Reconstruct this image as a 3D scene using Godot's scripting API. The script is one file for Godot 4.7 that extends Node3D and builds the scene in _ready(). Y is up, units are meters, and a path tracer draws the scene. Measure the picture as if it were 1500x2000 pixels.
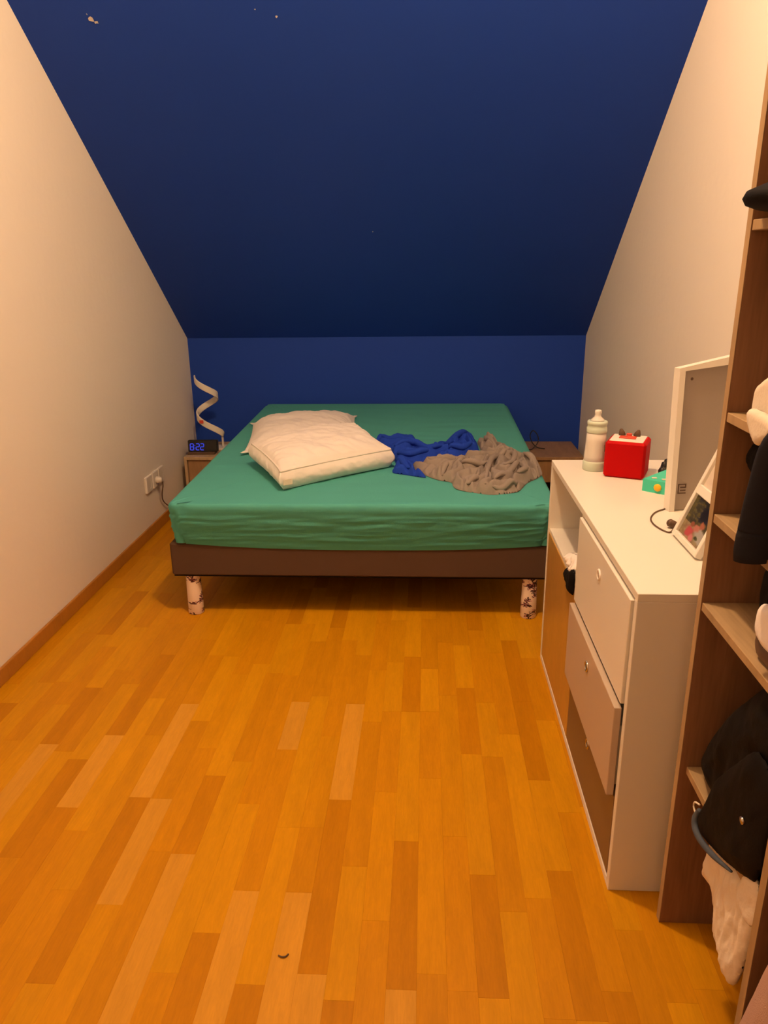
extends Node3D

# ---------------------------------------------------------------- helpers
var taken := {}
var rng := RandomNumberGenerator.new()
var noise := FastNoiseLite.new()
const EXPOSURE := 1.0
const STRIP := 0.0595
const XR := 2.3786
const KNEE := 0.9353
const SLOPE := 0.7852

func V(a: float, b: float) -> Vector2:
	return Vector2(a, b)

func lin(r: float, g: float, b: float) -> Color:
	return Color(r, g, b).linear_to_srgb()

func numbered(called: String) -> String:
	var n: int = taken.get(called, -1) + 1
	taken[called] = n
	return called if n == 0 else "%s_%03d" % [called, n]

func put(o: Node3D, called: String, parent: Node3D) -> void:
	if parent == self:
		o.name = numbered(called)
	else:
		var n := 0
		var want := called
		while parent.has_node(NodePath(want)):
			n += 1
			want = "%s_%03d" % [called, n]
		o.name = want
	parent.add_child(o, true)

func obj(called: String, mesh: Mesh, m: Material, parent: Node3D = self) -> MeshInstance3D:
	var o := MeshInstance3D.new()
	o.mesh = mesh
	o.material_override = m
	o.cast_shadow = GeometryInstance3D.SHADOW_CASTING_SETTING_ON
	put(o, called, parent)
	return o

func tag(o: Node3D, label: String, category: String, group := "") -> Node3D:
	o.set_meta("label", label)
	o.set_meta("category", category)
	if group != "":
		o.set_meta("group", group)
	return o

func thing(called: String, label: String, category: String, at := Vector3.ZERO, turn := 0.0, group := "") -> Node3D:
	var o := Node3D.new()
	put(o, called, self)
	o.position = at
	o.rotation.y = turn
	tag(o, label, category, group)
	return o

func struct_of(o: Node3D, label: String) -> Node3D:
	o.set_meta("kind", "structure")
	o.set_meta("label", label)
	return o

func mat(c: Color, rough := 0.6, metal := 0.0, spec := 0.5) -> StandardMaterial3D:
	var m := StandardMaterial3D.new()
	m.albedo_color = c
	m.roughness = rough
	m.metallic = metal
	m.metallic_specular = spec
	return m

func newst(flat := false) -> SurfaceTool:
	var st := SurfaceTool.new()
	st.begin(Mesh.PRIMITIVE_TRIANGLES)
	st.set_smooth_group(-1 if flat else 0)
	return st

func fin(st: SurfaceTool) -> ArrayMesh:
	st.generate_normals()
	return st.commit()

# a, b, c run counter-clockwise seen from outside
func tri(st: SurfaceTool, a: Vector3, b: Vector3, c: Vector3) -> void:
	st.add_vertex(a)
	st.add_vertex(c)
	st.add_vertex(b)

func otri(st: SurfaceTool, a: Vector3, b: Vector3, c: Vector3, mid: Vector3) -> void:
	if (b - a).cross(c - a).dot((a + b + c) / 3.0 - mid) < 0.0:
		tri(st, a, c, b)
	else:
		tri(st, a, b, c)

func oquad(st: SurfaceTool, a: Vector3, b: Vector3, c: Vector3, d: Vector3, mid: Vector3) -> void:
	otri(st, a, b, c, mid)
	otri(st, a, c, d, mid)

# chamfered box from corner lo to corner hi, each corner sent through x
func cbox(st: SurfaceTool, lo: Vector3, hi: Vector3, b := 0.002, x := Transform3D()) -> void:
	var mid := (lo + hi) / 2.0
	var h := (hi - lo) / 2.0
	b = min(b, min(h.x, min(h.y, h.z)) * 0.9)
	var mx := x * mid
	var p := func(s: Vector3, axis: int) -> Vector3:
		var e := h - Vector3(b, b, b)
		e[axis] = h[axis]
		return x * (mid + s * e)
	for a in 3:
		var u := (a + 1) % 3
		var v := (a + 2) % 3
		for s in [-1.0, 1.0]:
			var c := []
			for k in [[-1, -1], [1, -1], [1, 1], [-1, 1]]:
				var q := Vector3.ZERO
				q[a] = s
				q[u] = k[0]
				q[v] = k[1]
				c.append(p.call(q, a))
			oquad(st, c[0], c[1], c[2], c[3], mx)
	for a in 3:
		var u := (a + 1) % 3
		var v := (a + 2) % 3
		for su in [-1.0, 1.0]:
			for sv in [-1.0, 1.0]:
				var q1 := Vector3.ZERO
				q1[u] = su
				q1[v] = sv
				var q2 := q1
				q1[a] = -1.0
				q2[a] = 1.0
				oquad(st, p.call(q1, u), p.call(q2, u), p.call(q2, v), p.call(q1, v), mx)
	for sx in [-1.0, 1.0]:
		for sy in [-1.0, 1.0]:
			for sz in [-1.0, 1.0]:
				var q := Vector3(sx, sy, sz)
				otri(st, p.call(q, 0), p.call(q, 1), p.call(q, 2), mx)

func box(lo: Vector3, hi: Vector3, b := 0.002, x := Transform3D()) -> ArrayMesh:
	var st := newst(true)
	cbox(st, lo, hi, b, x)
	return fin(st)

# profile of (radius, height) turned about y
func lathe(st: SurfaceTool, prof: Array, segs: int, x := Transform3D(), uv := false) -> void:
	for i in segs:
		var t0 := TAU * i / segs
		var t1 := TAU * (i + 1) / segs
		for j in prof.size() - 1:
			var a: Vector2 = prof[j]
			var b: Vector2 = prof[j + 1]
			var p := [Vector3(cos(t1) * a.x, a.y, sin(t1) * a.x), Vector3(cos(t0) * a.x, a.y, sin(t0) * a.x), Vector3(cos(t0) * b.x, b.y, sin(t0) * b.x), Vector3(cos(t1) * b.x, b.y, sin(t1) * b.x)]
			var q := [V(float(i + 1) / segs, a.y), V(float(i) / segs, a.y), V(float(i) / segs, b.y), V(float(i + 1) / segs, b.y)]
			for k in ([[0, 1, 2], [0, 2, 3]] if a.x > 1e-6 and b.x > 1e-6 else ([[0, 1, 2]] if b.x <= 1e-6 else [[0, 2, 3]])):
				for n in [k[0], k[2], k[1]]:
					if uv:
						st.set_uv(q[n])
					st.add_vertex(x * p[n])

func lathe_mesh(prof: Array, segs := 32, x := Transform3D()) -> ArrayMesh:
	var st := newst()
	lathe(st, prof, segs, x)
	return fin(st)

func smooth_path(pts: Array, per := 8) -> Array:
	var out := []
	var n := pts.size()
	for i in n - 1:
		var p0: Vector3 = pts[max(i - 1, 0)]
		var p1: Vector3 = pts[i]
		var p2: Vector3 = pts[i + 1]
		var p3: Vector3 = pts[min(i + 2, n - 1)]
		for k in per:
			out.append(p1.cubic_interpolate(p2, p0, p3, float(k) / per))
	out.append(pts[n - 1])
	return out

# tube along a path; rx, ry half sizes of the section; square sections for ribbons
func tube(st: SurfaceTool, pts: Array, rx: float, ry: float, sides := 10, up := Vector3.UP, square := false, taper := []) -> void:
	var rings := []
	var n := pts.size()
	for i in n:
		var p: Vector3 = pts[i]
		var t: Vector3 = (pts[min(i + 1, n - 1)] - pts[max(i - 1, 0)]).normalized()
		var s := up.cross(t)
		if s.length() < 0.05:
			s = Vector3.RIGHT.cross(t)
		s = s.normalized()
		var w := t.cross(s)
		var f: float = 1.0
		if taper.size() > 1:
			var q := float(i) / (n - 1) * (taper.size() - 1)
			var q0 := int(min(floor(q), taper.size() - 2))
			f = lerp(float(taper[q0]), float(taper[q0 + 1]), q - q0)
		var ring := []
		for k in sides:
			var a := TAU * (k + 0.5) / sides
			var c := V(cos(a), sin(a))
			if square:
				c = V(sign(c.x) * pow(abs(c.x), 0.3), sign(c.y) * pow(abs(c.y), 0.3))
			ring.append(p + s * c.x * rx * f + w * c.y * ry * f)
		rings.append(ring)
	for i in n - 1:
		for k in sides:
			var l := (k + 1) % sides
			tri(st, rings[i][k], rings[i][l], rings[i + 1][l])
			tri(st, rings[i][k], rings[i + 1][l], rings[i + 1][k])
	for k in range(1, sides - 1):
		tri(st, rings[0][0], rings[0][k + 1], rings[0][k])
		tri(st, rings[n - 1][0], rings[n - 1][k], rings[n - 1][k + 1])

func tube_mesh(pts: Array, r: float, sides := 8) -> ArrayMesh:
	var st := newst()
	tube(st, pts, r, r, sides)
	return fin(st)

# distance from p to the outline (positive inside) and the nearest point
func outline_at(p: Vector2, poly: PackedVector2Array) -> Array:
	var best := 1e9
	var near := p
	var inside := false
	var n := poly.size()
	for i in n:
		var a := poly[i]
		var b := poly[(i + 1) % n]
		var q := Geometry2D.get_closest_point_to_segment(p, a, b)
		var d := p.distance_squared_to(q)
		if d < best:
			best = d
			near = q
		if (a.y > p.y) != (b.y > p.y) and p.x < (b.x - a.x) * (p.y - a.y) / (b.y - a.y) + a.x:
			inside = not inside
	return [sqrt(best) * (1.0 if inside else -1.0), near]

func rounded(pts: Array, per := 4) -> PackedVector2Array:
	var out := PackedVector2Array()
	var n := pts.size()
	for i in n:
		var p0: Vector2 = pts[(i + n - 1) % n]
		var p1: Vector2 = pts[i]
		var p2: Vector2 = pts[(i + 1) % n]
		var p3: Vector2 = pts[(i + 2) % n]
		for k in per:
			out.append(p1.cubic_interpolate(p2, p0, p3, float(k) / per))
	return out

# a body filled into an outline: front(p, d) and back(p, d) give its two faces
func puff(st: SurfaceTool, poly: PackedVector2Array, cell: float, front: Callable, back: Callable) -> void:
	var lo := poly[0]
	var hi := poly[0]
	for p in poly:
		lo = lo.min(p)
		hi = hi.max(p)
	var nx := int(ceil((hi.x - lo.x) / cell)) + 1
	var ny := int(ceil((hi.y - lo.y) / cell)) + 1
	var pf := []
	var pb := []
	var ok := []
	for j in ny + 1:
		for i in nx + 1:
			var p := lo + V(i - 0.5, j - 0.5) * cell
			var r := outline_at(p, poly)
			var d: float = r[0]
			if d < -cell * 0.8:
				ok.append(0)
				pf.append(Vector3.ZERO)
				pb.append(Vector3.ZERO)
				continue
			if d < 0.0:
				p = r[1]
				d = 0.0
			ok.append(2 if d > 0.0 else 1)
			pf.append(front.call(p, d))
			pb.append(back.call(p, d))
	var w := nx + 1
	for j in ny:
		for i in nx:
			var q := [j * w + i, j * w + i + 1, (j + 1) * w + i + 1, (j + 1) * w + i]
			for t in [[0, 1, 2], [0, 2, 3]]:
				var a: int = q[t[0]]
				var b: int = q[t[1]]
				var c: int = q[t[2]]
				if ok[a] == 0 or ok[b] == 0 or ok[c] == 0 or ok[a] + ok[b] + ok[c] < 4:
					continue
				tri(st, pf[a], pf[c], pf[b])
				tri(st, pb[a], pb[b], pb[c])

func fold_distance(p: Vector2, folds: Array) -> float:
	var h := 1.0
	for f in folds:
		for i in f.size() - 1:
			h = min(h, p.distance_to(Geometry2D.get_closest_point_to_segment(p, f[i], f[i + 1])))
	return h

# ---------------------------------------------------------------- textures
func grain_image(w: int, h: int, seed_: int, across: float, along: float, low: float, rings := 0.0) -> ImageTexture:
	var n := FastNoiseLite.new()
	n.seed = seed_
	n.noise_type = FastNoiseLite.TYPE_SIMPLEX_SMOOTH
	n.frequency = 1.0
	n.fractal_octaves = 3
	var img := Image.create(w, h, false, Image.FORMAT_RGB8)
	for y in h:
		for x in w:
			var u := float(x) / w
			var v := float(y) / h
			# the noise is read on a torus so that the picture repeats
			var a := n.get_noise_3d(cos(v * TAU) * along, sin(v * TAU) * along, u * across) * 0.5 + 0.5
			var b := n.get_noise_3d(cos(v * TAU) * along * 4.0 + 9.0, sin(v * TAU) * along * 4.0, u * across * 5.0 + 40.0) * 0.5 + 0.5
			var g: float = lerp(a, b, 0.4)
			if rings > 0.0:
				g = lerp(g, 0.5 + 0.5 * sin((a * 9.0 + u * 3.0) * TAU), rings)
			g = lerp(low, 1.0, clamp(g, 0.0, 1.0))
			img.set_pixel(x, y, Color(g, g, g))
	img.generate_mipmaps()
	return ImageTexture.create_from_image(img)

func bump_image(size: int, freq: float, seed_: int, octaves := 3) -> ImageTexture:
	var n := FastNoiseLite.new()
	n.seed = seed_
	n.noise_type = FastNoiseLite.TYPE_SIMPLEX_SMOOTH
	n.frequency = freq
	n.fractal_octaves = octaves
	return ImageTexture.create_from_image(n.get_seamless_image(size, size))

func relief(m: StandardMaterial3D, tex: Texture2D, scale_: float, depth: float) -> StandardMaterial3D:
	m.heightmap_enabled = true
	m.heightmap_texture = tex
	m.heightmap_scale = depth
	m.uv1_triplanar = true
	m.uv1_world_triplanar = true
	m.uv1_scale = Vector3.ONE * scale_
	return m

func grained(m: StandardMaterial3D, tex: Texture2D, sc: Vector3) -> StandardMaterial3D:
	m.albedo_texture = tex
	m.uv1_triplanar = true
	m.uv1_world_triplanar = true
	m.uv1_scale = sc
	return m

# ---------------------------------------------------------------- scene
var M := {}
var soft_bump: ImageTexture
var fine_bump: ImageTexture

func _ready() -> void:
	rng.seed = 7
	# camera
	var cam := Camera3D.new()
	cam.name = "camera"
	add_child(cam)
	cam.position = Vector3(1.4402, 1.34, 4.5422)
	cam.rotation = Vector3(-0.3191, 0.0579, -0.0132)
	cam.fov = rad_to_deg(2.0 * atan(1000.0 / 1458.4))
	cam.near = 0.05
	cam.far = 40.0
	cam.current = true
	# air and exposure: a closed room at night
	var we := WorldEnvironment.new()
	we.name = "world_environment"
	var env := Environment.new()
	env.background_mode = Environment.BG_COLOR
	env.background_color = Color(0.0, 0.0, 0.0)
	env.ambient_light_source = Environment.AMBIENT_SOURCE_DISABLED
	env.tonemap_mode = Environment.TONE_MAPPER_LINEAR
	env.tonemap_exposure = EXPOSURE
	env.sdfgi_enabled = true
	env.ssao_enabled = true
	env.ssil_enabled = true
	we.environment = env
	add_child(we)
	make_materials()
	pendant_lamp(Vector3(1.40, 2.80, 2.88))
	# large structure
	shell()
	floor_planks()
	# furniture
	bed()
	dresser()
	shelf_unit()
	nightstands()
	# things
	pillows()
	blankets()
	clock_and_lamp()
	dresser_top()
	shelf_clothes()
	small_things()

func make_materials() -> void:
	soft_bump = bump_image(256, 0.02, 3)
	fine_bump = bump_image(256, 0.09, 5)
	var oak := grain_image(256, 512, 11, 9.0, 0.35, 0.72)
	var beech := grain_image(256, 512, 12, 6.0, 0.5, 0.84, 0.12)
	M.wall = relief(mat(lin(0.84, 0.79, 0.72), 0.75, 0.0, 0.3), soft_bump, 3.0, 0.06)
	M.blue = relief(mat(lin(0.017, 0.059, 0.41), 0.5, 0.0, 0.2), soft_bump, 3.0, 0.05)
	M.white_ceiling = mat(lin(0.8, 0.78, 0.75), 0.85)
	M.white = mat(lin(0.79, 0.765, 0.70), 0.42)
	M.white_edge = mat(lin(0.84, 0.81, 0.78), 0.45)
	M.taupe = mat(lin(0.50, 0.40, 0.31), 0.45)
	M.dark_taupe = mat(lin(0.185, 0.115, 0.06), 0.45)
	M.door_wood = grained(mat(lin(0.62, 0.34, 0.07), 0.3), beech, Vector3(1.2, 1.2, 1.2))
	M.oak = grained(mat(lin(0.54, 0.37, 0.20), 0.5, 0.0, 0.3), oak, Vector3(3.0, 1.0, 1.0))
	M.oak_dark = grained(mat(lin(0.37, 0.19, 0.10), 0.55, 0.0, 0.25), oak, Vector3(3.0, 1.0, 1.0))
	M.pale_wood = grained(mat(lin(0.62, 0.45, 0.27), 0.5), oak, Vector3(2.0, 2.0, 2.0))
	M.brown_wood = grained(mat(lin(0.46, 0.27, 0.13), 0.45), oak, Vector3(2.0, 2.0, 2.0))
	M.baseboard = grained(mat(lin(0.52, 0.22, 0.03), 0.4), beech, Vector3(1.0, 3.0, 3.0))
	M.gap = mat(lin(0.03, 0.015, 0.005), 0.8)
	M.sheet = relief(mat(lin(0.084, 0.385, 0.355), 0.85, 0.0, 0.25), fine_bump, 6.0, 0.03)
	M.bedbase = relief(mat(lin(0.095, 0.058, 0.040), 0.9, 0.0, 0.2), fine_bump, 12.0, 0.03)
	M.pillow = relief(mat(lin(0.87, 0.83, 0.80), 0.9, 0.0, 0.2), fine_bump, 5.0, 0.05)
	M.piping = mat(lin(0.84, 0.80, 0.76), 0.9, 0.0, 0.2)
	M.fleece = relief(mat(lin(0.29, 0.25, 0.225), 0.95, 0.0, 0.2), fine_bump, 9.0, 0.05)
	M.navy = relief(mat(lin(0.016, 0.055, 0.46), 0.9, 0.0, 0.2), fine_bump, 9.0, 0.06)
	M.black = mat(lin(0.012, 0.011, 0.012), 0.5)
	M.black_cloth = relief(mat(lin(0.0055, 0.0045, 0.0045), 0.75, 0.0, 0.25), fine_bump, 8.0, 0.03)
	M.dark_navy = relief(mat(lin(0.020, 0.021, 0.030), 0.85, 0.0, 0.25), fine_bump, 8.0, 0.03)
	M.denim = mat(lin(0.060, 0.075, 0.105), 0.9)
	M.cream = relief(mat(lin(0.76, 0.68, 0.57), 0.9, 0.0, 0.2), fine_bump, 6.0, 0.04)
	M.pink_beige = relief(mat(lin(0.46, 0.30, 0.25), 0.95, 0.0, 0.2), fine_bump, 14.0, 0.1)
	M.chrome = mat(lin(0.55, 0.53, 0.5), 0.25, 1.0)
	M.plastic = mat(lin(0.78, 0.74, 0.68), 0.35)
	M.red = mat(lin(0.46, 0.003, 0.004), 0.6, 0.0, 0.2)
	M.red_soft = mat(lin(0.6, 0.06, 0.03), 0.6)
	M.mint = mat(lin(0.56, 0.66, 0.56), 0.4)
	M.green = mat(lin(0.05, 0.62, 0.44), 0.45)
	M.yellow = mat(lin(0.95, 0.52, 0.02), 0.45)
	M.brown = mat(lin(0.10, 0.055, 0.03), 0.6)
	M.grey_board = relief(mat(lin(0.34, 0.29, 0.25), 0.8), fine_bump, 6.0, 0.02)
	M.frost = mat(lin(0.74, 0.72, 0.68), 0.35)
	M.frost.backlight_enabled = true
	M.frost.backlight = Color(0.5, 0.5, 0.48)
	M.chip = mat(lin(0.62, 0.6, 0.58), 0.9)
	M.plaster_mark = mat(lin(0.03, 0.04, 0.09), 0.9)
	var led := mat(Color(0.05, 0.06, 0.2), 0.5)
	led.emission_enabled = true
	led.emission = Color(0.25, 0.33, 1.0)
	led.emission_energy_multiplier = 0.75
	M.led = led

# ---------------------------------------------------------------- lamp
func pendant_lamp(at: Vector3) -> void:
	var t := thing("pendant_lamp", "round white glass pendant lamp hanging from the flat ceiling", "lamp", at)
	var glow := mat(Color(1.0, 0.86, 0.66), 0.4)
	glow.emission_enabled = true
	glow.emission = Color(1.0, 0.8, 0.55)
	glow.emission_energy_multiplier = 2.0
	var prof := []
	for i in 17:
		var a := PI * i / 16.0
		prof.append(V(0.06 * sin(a), -0.06 * cos(a)))
	obj("glass_globe", lathe_mesh(prof, 32), glow, t)
	obj("socket_cap", lathe_mesh([V(0.0, 0.056), V(0.024, 0.056), V(0.024, 0.125), V(0.012, 0.135), V(0.0, 0.135)], 24), M.chrome, t)
	obj("cord", lathe_mesh([V(0.0, 0.13), V(0.004, 0.13), V(0.004, 0.16), V(0.0, 0.16)], 12), M.white, t)
	obj("ceiling_rose", lathe_mesh([V(0.0, 0.15), V(0.03, 0.152), V(0.05, 0.165), V(0.05, 0.2), V(0.0, 0.2)], 24), M.white, t)
	var l := OmniLight3D.new()
	l.name = "lamp_bulb"
	l.light_color = Color(1.0, 0.81, 0.60)
	l.light_energy = 3.05
	l.light_size = 0.042
	l.omni_range = 12.0
	l.omni_attenuation = 2.0
	l.shadow_enabled = true
	t.add_child(l)

# ---------------------------------------------------------------- room
func shell() -> void:
	struct_of(obj("wall_left", box(Vector3(-0.12, -0.1, -0.12), Vector3(0.0, 3.1, 5.3), 0.0005), M.wall), "plain cream painted left wall of the attic room")
	struct_of(obj("wall_right", box(Vector3(XR, -0.1, -0.12), Vector3(XR + 0.12, 3.1, 5.3), 0.0005), M.wall), "plain cream painted right wall behind dresser and shelves")
	struct_of(obj("wall_back", box(Vector3(-0.02, -0.1, -0.12), Vector3(XR + 0.02, KNEE + 0.03, 0.0), 0.0005), M.blue), "low dark blue knee wall behind the head of the bed")
	struct_of(obj("wall_front", box(Vector3(-0.12, -0.1, 5.2), Vector3(XR + 0.12, 3.1, 5.3), 0.0005), M.wall), "cream wall behind the camera")
	# the sloped ceiling: a slab with thickness
	var z1 := (3.0 - KNEE) / SLOPE
	var st := newst(true)
	var n := Vector3(0.0, 1.0, -SLOPE).normalized() * 0.12
	var a0 := Vector3(-0.02, KNEE - 0.12 * SLOPE, -0.12)
	var a1 := Vector3(XR + 0.02, KNEE - 0.12 * SLOPE, -0.12)
	a0.y = KNEE
	a1.y = KNEE
	a0.z = -0.0005
	a1.z = -0.0005
	var b0 := Vector3(-0.02, 3.0 + 0.08, z1 + 0.08 / SLOPE)
	var b1 := Vector3(XR + 0.02, 3.0 + 0.08, z1 + 0.08 / SLOPE)
	var mid := (a0 + b1) / 2.0 + n / 2.0
	oquad(st, a0, a1, b1, b0, mid)
	oquad(st, a0 + n, a1 + n, b1 + n, b0 + n, mid)
	oquad(st, a0, a1, a1 + n, a0 + n, mid)
	oquad(st, b0, b1, b1 + n, b0 + n, mid)
	oquad(st, a0, b0, b0 + n, a0 + n, mid)
	oquad(st, a1, b1, b1 + n, a1 + n, mid)
	var sl := obj("ceiling", fin(st), M.blue)
	struct_of(sl, "dark blue sloping attic ceiling rising from the knee wall")
	struct_of(obj("ceiling_flat", box(Vector3(-0.12, 3.0, z1 - 0.02), Vector3(XR + 0.12, 3.12, 5.3), 0.0005), M.white_ceiling), "flat white ceiling above the camera")
	# chipped spots in the blue paint
	var inward := Vector3(0.0, -1.0, SLOPE).normalized()
	for c in [[0.263, 1.574, 0.011, 0.9, 0], [0.256, 1.590, 0.004, 0.5, 0], [0.917, 1.566, 0.005, 1.0, 0], [0.847, 1.588, 0.003, 1.0, 0], [1.182, 0.713, 0.004, 0.8, 0], [0.276, 1.566, 0.006, 1.6, 0]]:
		var s2 := newst(true)
		var at := Vector3(c[0], KNEE + SLOPE * c[1], c[1]) + inward * 0.0012
		var ux := Vector3.RIGHT
		var uy := inward.cross(ux)
		var ring := []
		for k in 9:
			var r: float = c[2] * (0.55 + 0.6 * rng.randf())
			ring.append(at + ux * cos(TAU * k / 9.0) * r * c[3] + uy * sin(TAU * k / 9.0) * r)
		var low := at - inward * 0.0016
		for k in 9:
			var l := (k + 1) % 9
			otri(s2, at, ring[k], ring[l], low)
			otri(s2, low, ring[k], ring[l], at)
		obj("paint_chip", fin(s2), M.chip, sl)
	# skirting in two lengths on the left with an open joint
	var bl := Node3D.new()
	put(bl, "baseboard_left", self)
	struct_of(bl, "orange wood skirting board along the left wall")
	obj("board", box(Vector3(0.0, 0.0, 0.0), Vector3(0.011, 0.0595, 1.9535), 0.0025), M.baseboard, bl)
	obj("board", box(Vector3(0.0, 0.0, 1.9575), Vector3(0.0115, 0.0595, 5.2), 0.0025), M.baseboard, bl)
	obj("joint", box(Vector3(0.0, 0.0, 1.953), Vector3(0.004, 0.058, 1.958), 0.0005), M.gap, bl)
	struct_of(obj("baseboard_right", box(Vector3(XR - 0.011, 0.0, 0.0), Vector3(XR, 0.0595, 5.2), 0.0025), M.baseboard), "orange wood skirting board along the right wall")
	struct_of(obj("baseboard_back", box(Vector3(0.012, 0.0, 0.0), Vector3(XR - 0.012, 0.0595, 0.011), 0.0025), M.baseboard), "orange wood skirting board under the blue knee wall")

# one strip of laminate with eased edges; uv along the grain
func plank(st: SurfaceTool, x0: float, x1: float, z0: float, z1: float, off: Vector2) -> void:
	var e := 0.0004
	var y := 0.0
	var d := 0.0004
	var top := [Vector3(x0 + e, y, z0 + e), Vector3(x1 - e, y, z0 + e), Vector3(x1 - e, y, z1 - e), Vector3(x0 + e, y, z1 - e)]
	var rim := [Vector3(x0, y - d, z0), Vector3(x1, y - d, z0), Vector3(x1, y - d, z1), Vector3(x0, y - d, z1)]
	var foot := [Vector3(x0, -0.01, z0), Vector3(x1, -0.01, z0), Vector3(x1, -0.01, z1), Vector3(x0, -0.01, z1)]
	var quads := [[top[0], top[3], top[2], top[1]]]
	for k in 4:
		var l := (k + 1) % 4
		quads.append([top[k], top[l], rim[l], rim[k]])
		quads.append([rim[k], rim[l], foot[l], foot[k]])
	var up_ := true
	for q in quads:
		var nrm: Vector3 = (q[1] - q[0]).cross(q[2] - q[0]).normalized()
		for t in [[0, 2, 1], [0, 3, 2]]:
			for i in t:
				var p: Vector3 = q[i]
				st.set_normal(nrm)
				st.set_uv(V((p.x - x0) / STRIP * 0.34 + off.x, (p.z - z0) * 0.75 + off.y))
				st.add_vertex(p)
		up_ = false

func floor_planks() -> void:
	var fl := obj("floor", box(Vector3(0.0, -0.1, 0.0), Vector3(XR, -0.008, 5.2), 0.0005), M.gap)
	struct_of(fl, "orange beech strip laminate floor running towards the bed")
	var tex := grain_image(256, 1024, 21, 6.0, 1.1, 0.84, 0.10)
	# five tones, dark to pale
	var tones := []
	for c in [[0.56, 0.222, 0.002], [0.615, 0.256, 0.003], [0.645, 0.279, 0.003], [0.675, 0.302, 0.004], [0.685, 0.325, 0.03]]:
		for k in 2:
			var f: float = 1.0 + (k - 0.5) * 0.05
			var m := mat(lin(c[0] * f, c[1] * f, c[2] * f), 0.42, 0.0, 0.25)
			m.albedo_texture = tex
			tones.append(m)
	# butt joints read in the room: for each strip, z, tone beyond it, tone on this side of it
	var joints := {2: [2.003, 2, 1, 2.367, 1, 3], 3: [2.361, 3, 1], 4: [2.497, 1, 3], 5: [1.951, 1, 3, 2.393, 3, 0, 2.706, 0, 4],
		6: [2.277, 2, 1], 7: [2.367, 1, 3, 2.774, 2, 0], 8: [2.656, 0, 4, 2.973, 3, 0], 9: [2.451, 1, 3, 3.055, 3, 1],
		10: [2.047, 2, 1, 2.651, 3, 2, 3.241, 3, 1], 11: [2.163, 3, 1, 2.48, 1, 4, 2.927, 4, 0, 3.472, 1, 3],
		12: [2.573, 3, 1, 2.93, 1, 4, 3.277, 4, 2], 13: [2.292, 1, 2, 2.709, 3, 1, 3.116, 2, 1], 14: [2.22, 1, 3, 2.831, 3, 0, 3.122, 0, 4],
		15: [2.766, 1, 3, 3.438, 3, 1], 16: [2.293, 2, 1, 2.941, 2, 3, 3.341, 2, 0], 17: [2.047, 3, 1, 2.456, 1, 4, 2.707, 4, 1, 3.226, 1, 4],
		18: [2.42, 1, 3, 3.023, 2, 3], 19: [2.035, 3, 1, 2.637, 1, 2, 3.021, 2, 1, 3.226, 1, 4], 20: [2.146, 3, 1, 2.462, 1, 4, 2.916, 4, 0, 3.428, 0, 4],
		21: [2.246, 1, 2, 2.56, 3, 1, 3.144, 2, 3], 22: [2.191, 2, 3, 2.501, 3, 1, 2.881, 1, 2, 3.295, 3, 1],
		23: [2.152, 3, 0, 2.5, 0, 3, 3.059, 3, 0, 3.454, 0, 4], 24: [2.233, 1, 3, 2.497, 3, 1, 2.82, 1, 2, 3.418, 3, 1],
		25: [2.401, 1, 2, 3.038, 2, 1], 26: [2.059, 1, 3, 2.355, 3, 0, 2.709, 1, 3, 3.158, 3, 0, 3.464, 0, 3],
		27: [2.439, 1, 3, 2.719, 2, 1, 3.259, 1, 3], 28: [2.608, 1, 3, 3.221, 2, 1, 3.501, 3, 1],
		29: [2.017, 3, 0, 2.817, 0, 3, 3.139, 3, 0, 3.502, 0, 2], 30: [2.532, 1, 3, 2.942, 2, 1], 31: [3.297, 3, 1], 32: [3.458, 1, 3], 33: [3.428, 2, 1]}
	var seen := []
	var rest := []
	for k in 40:
		var cuts := []
		var j: Array = joints.get(k, [])
		for i in range(0, j.size(), 3):
			cuts.append([float(j[i]), int(j[i + 1]), int(j[i + 2])])
		# carry the pattern on to both ends of the room, and across stretches with no joint of their own
		if cuts.is_empty():
			cuts.append([1.9 + rng.randf() * 0.4, rng.randi_range(1, 3), rng.randi_range(1, 3)])
		var i := 0
		while i < cuts.size() - 1:
			if cuts[i + 1][0] - cuts[i][0] > 0.72:
				cuts.insert(i + 1, [(cuts[i][0] + cuts[i + 1][0]) / 2.0 + rng.randf_range(-0.08, 0.08), cuts[i][2], cuts[i + 1][1]])
			i += 1
		while cuts[0][0] > 0.0:
			cuts.insert(0, [cuts[0][0] - rng.randf_range(0.32, 0.5), rng.randi_range(0, 3), cuts[0][1]])
		while cuts[-1][0] < 5.2:
			cuts.append([cuts[-1][0] + rng.randf_range(0.32, 0.5), cuts[-1][2], rng.randi_range(0, 3)])
		for c in cuts.size() - 1:
			var z0: float = max(cuts[c][0], 0.0)
			var z1: float = min(cuts[c + 1][0], 5.2)
			if z1 - z0 < 0.01:
				continue
			var p := [k, z0, z1, int(cuts[c][2])]
			if z1 > 1.05 and z0 < 3.62 and (k + 0.5) * STRIP < 1.95 + max(0.0, (z1 - 3.15) * 0.4) and seen.size() < 296:
				seen.append(p)
			else:
				rest.append(p)
	for p in seen:
		var st := newst(true)
		plank(st, p[0] * STRIP, min((p[0] + 1) * STRIP, XR), p[1], p[2], V(rng.randf(), rng.randf()))
		obj("plank", st.commit(), tones[p[3] * 2 + rng.randi_range(0, 1)], fl)
	var mass := newst(true)
	for p in rest:
		plank(mass, p[0] * STRIP, min((p[0] + 1) * STRIP, XR), p[1], p[2], V(rng.randf(), rng.randf()))
	var ms := obj("floor_strips", mass.commit(), tones[4], fl)
	ms.set_meta("kind", "stuff")

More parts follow.
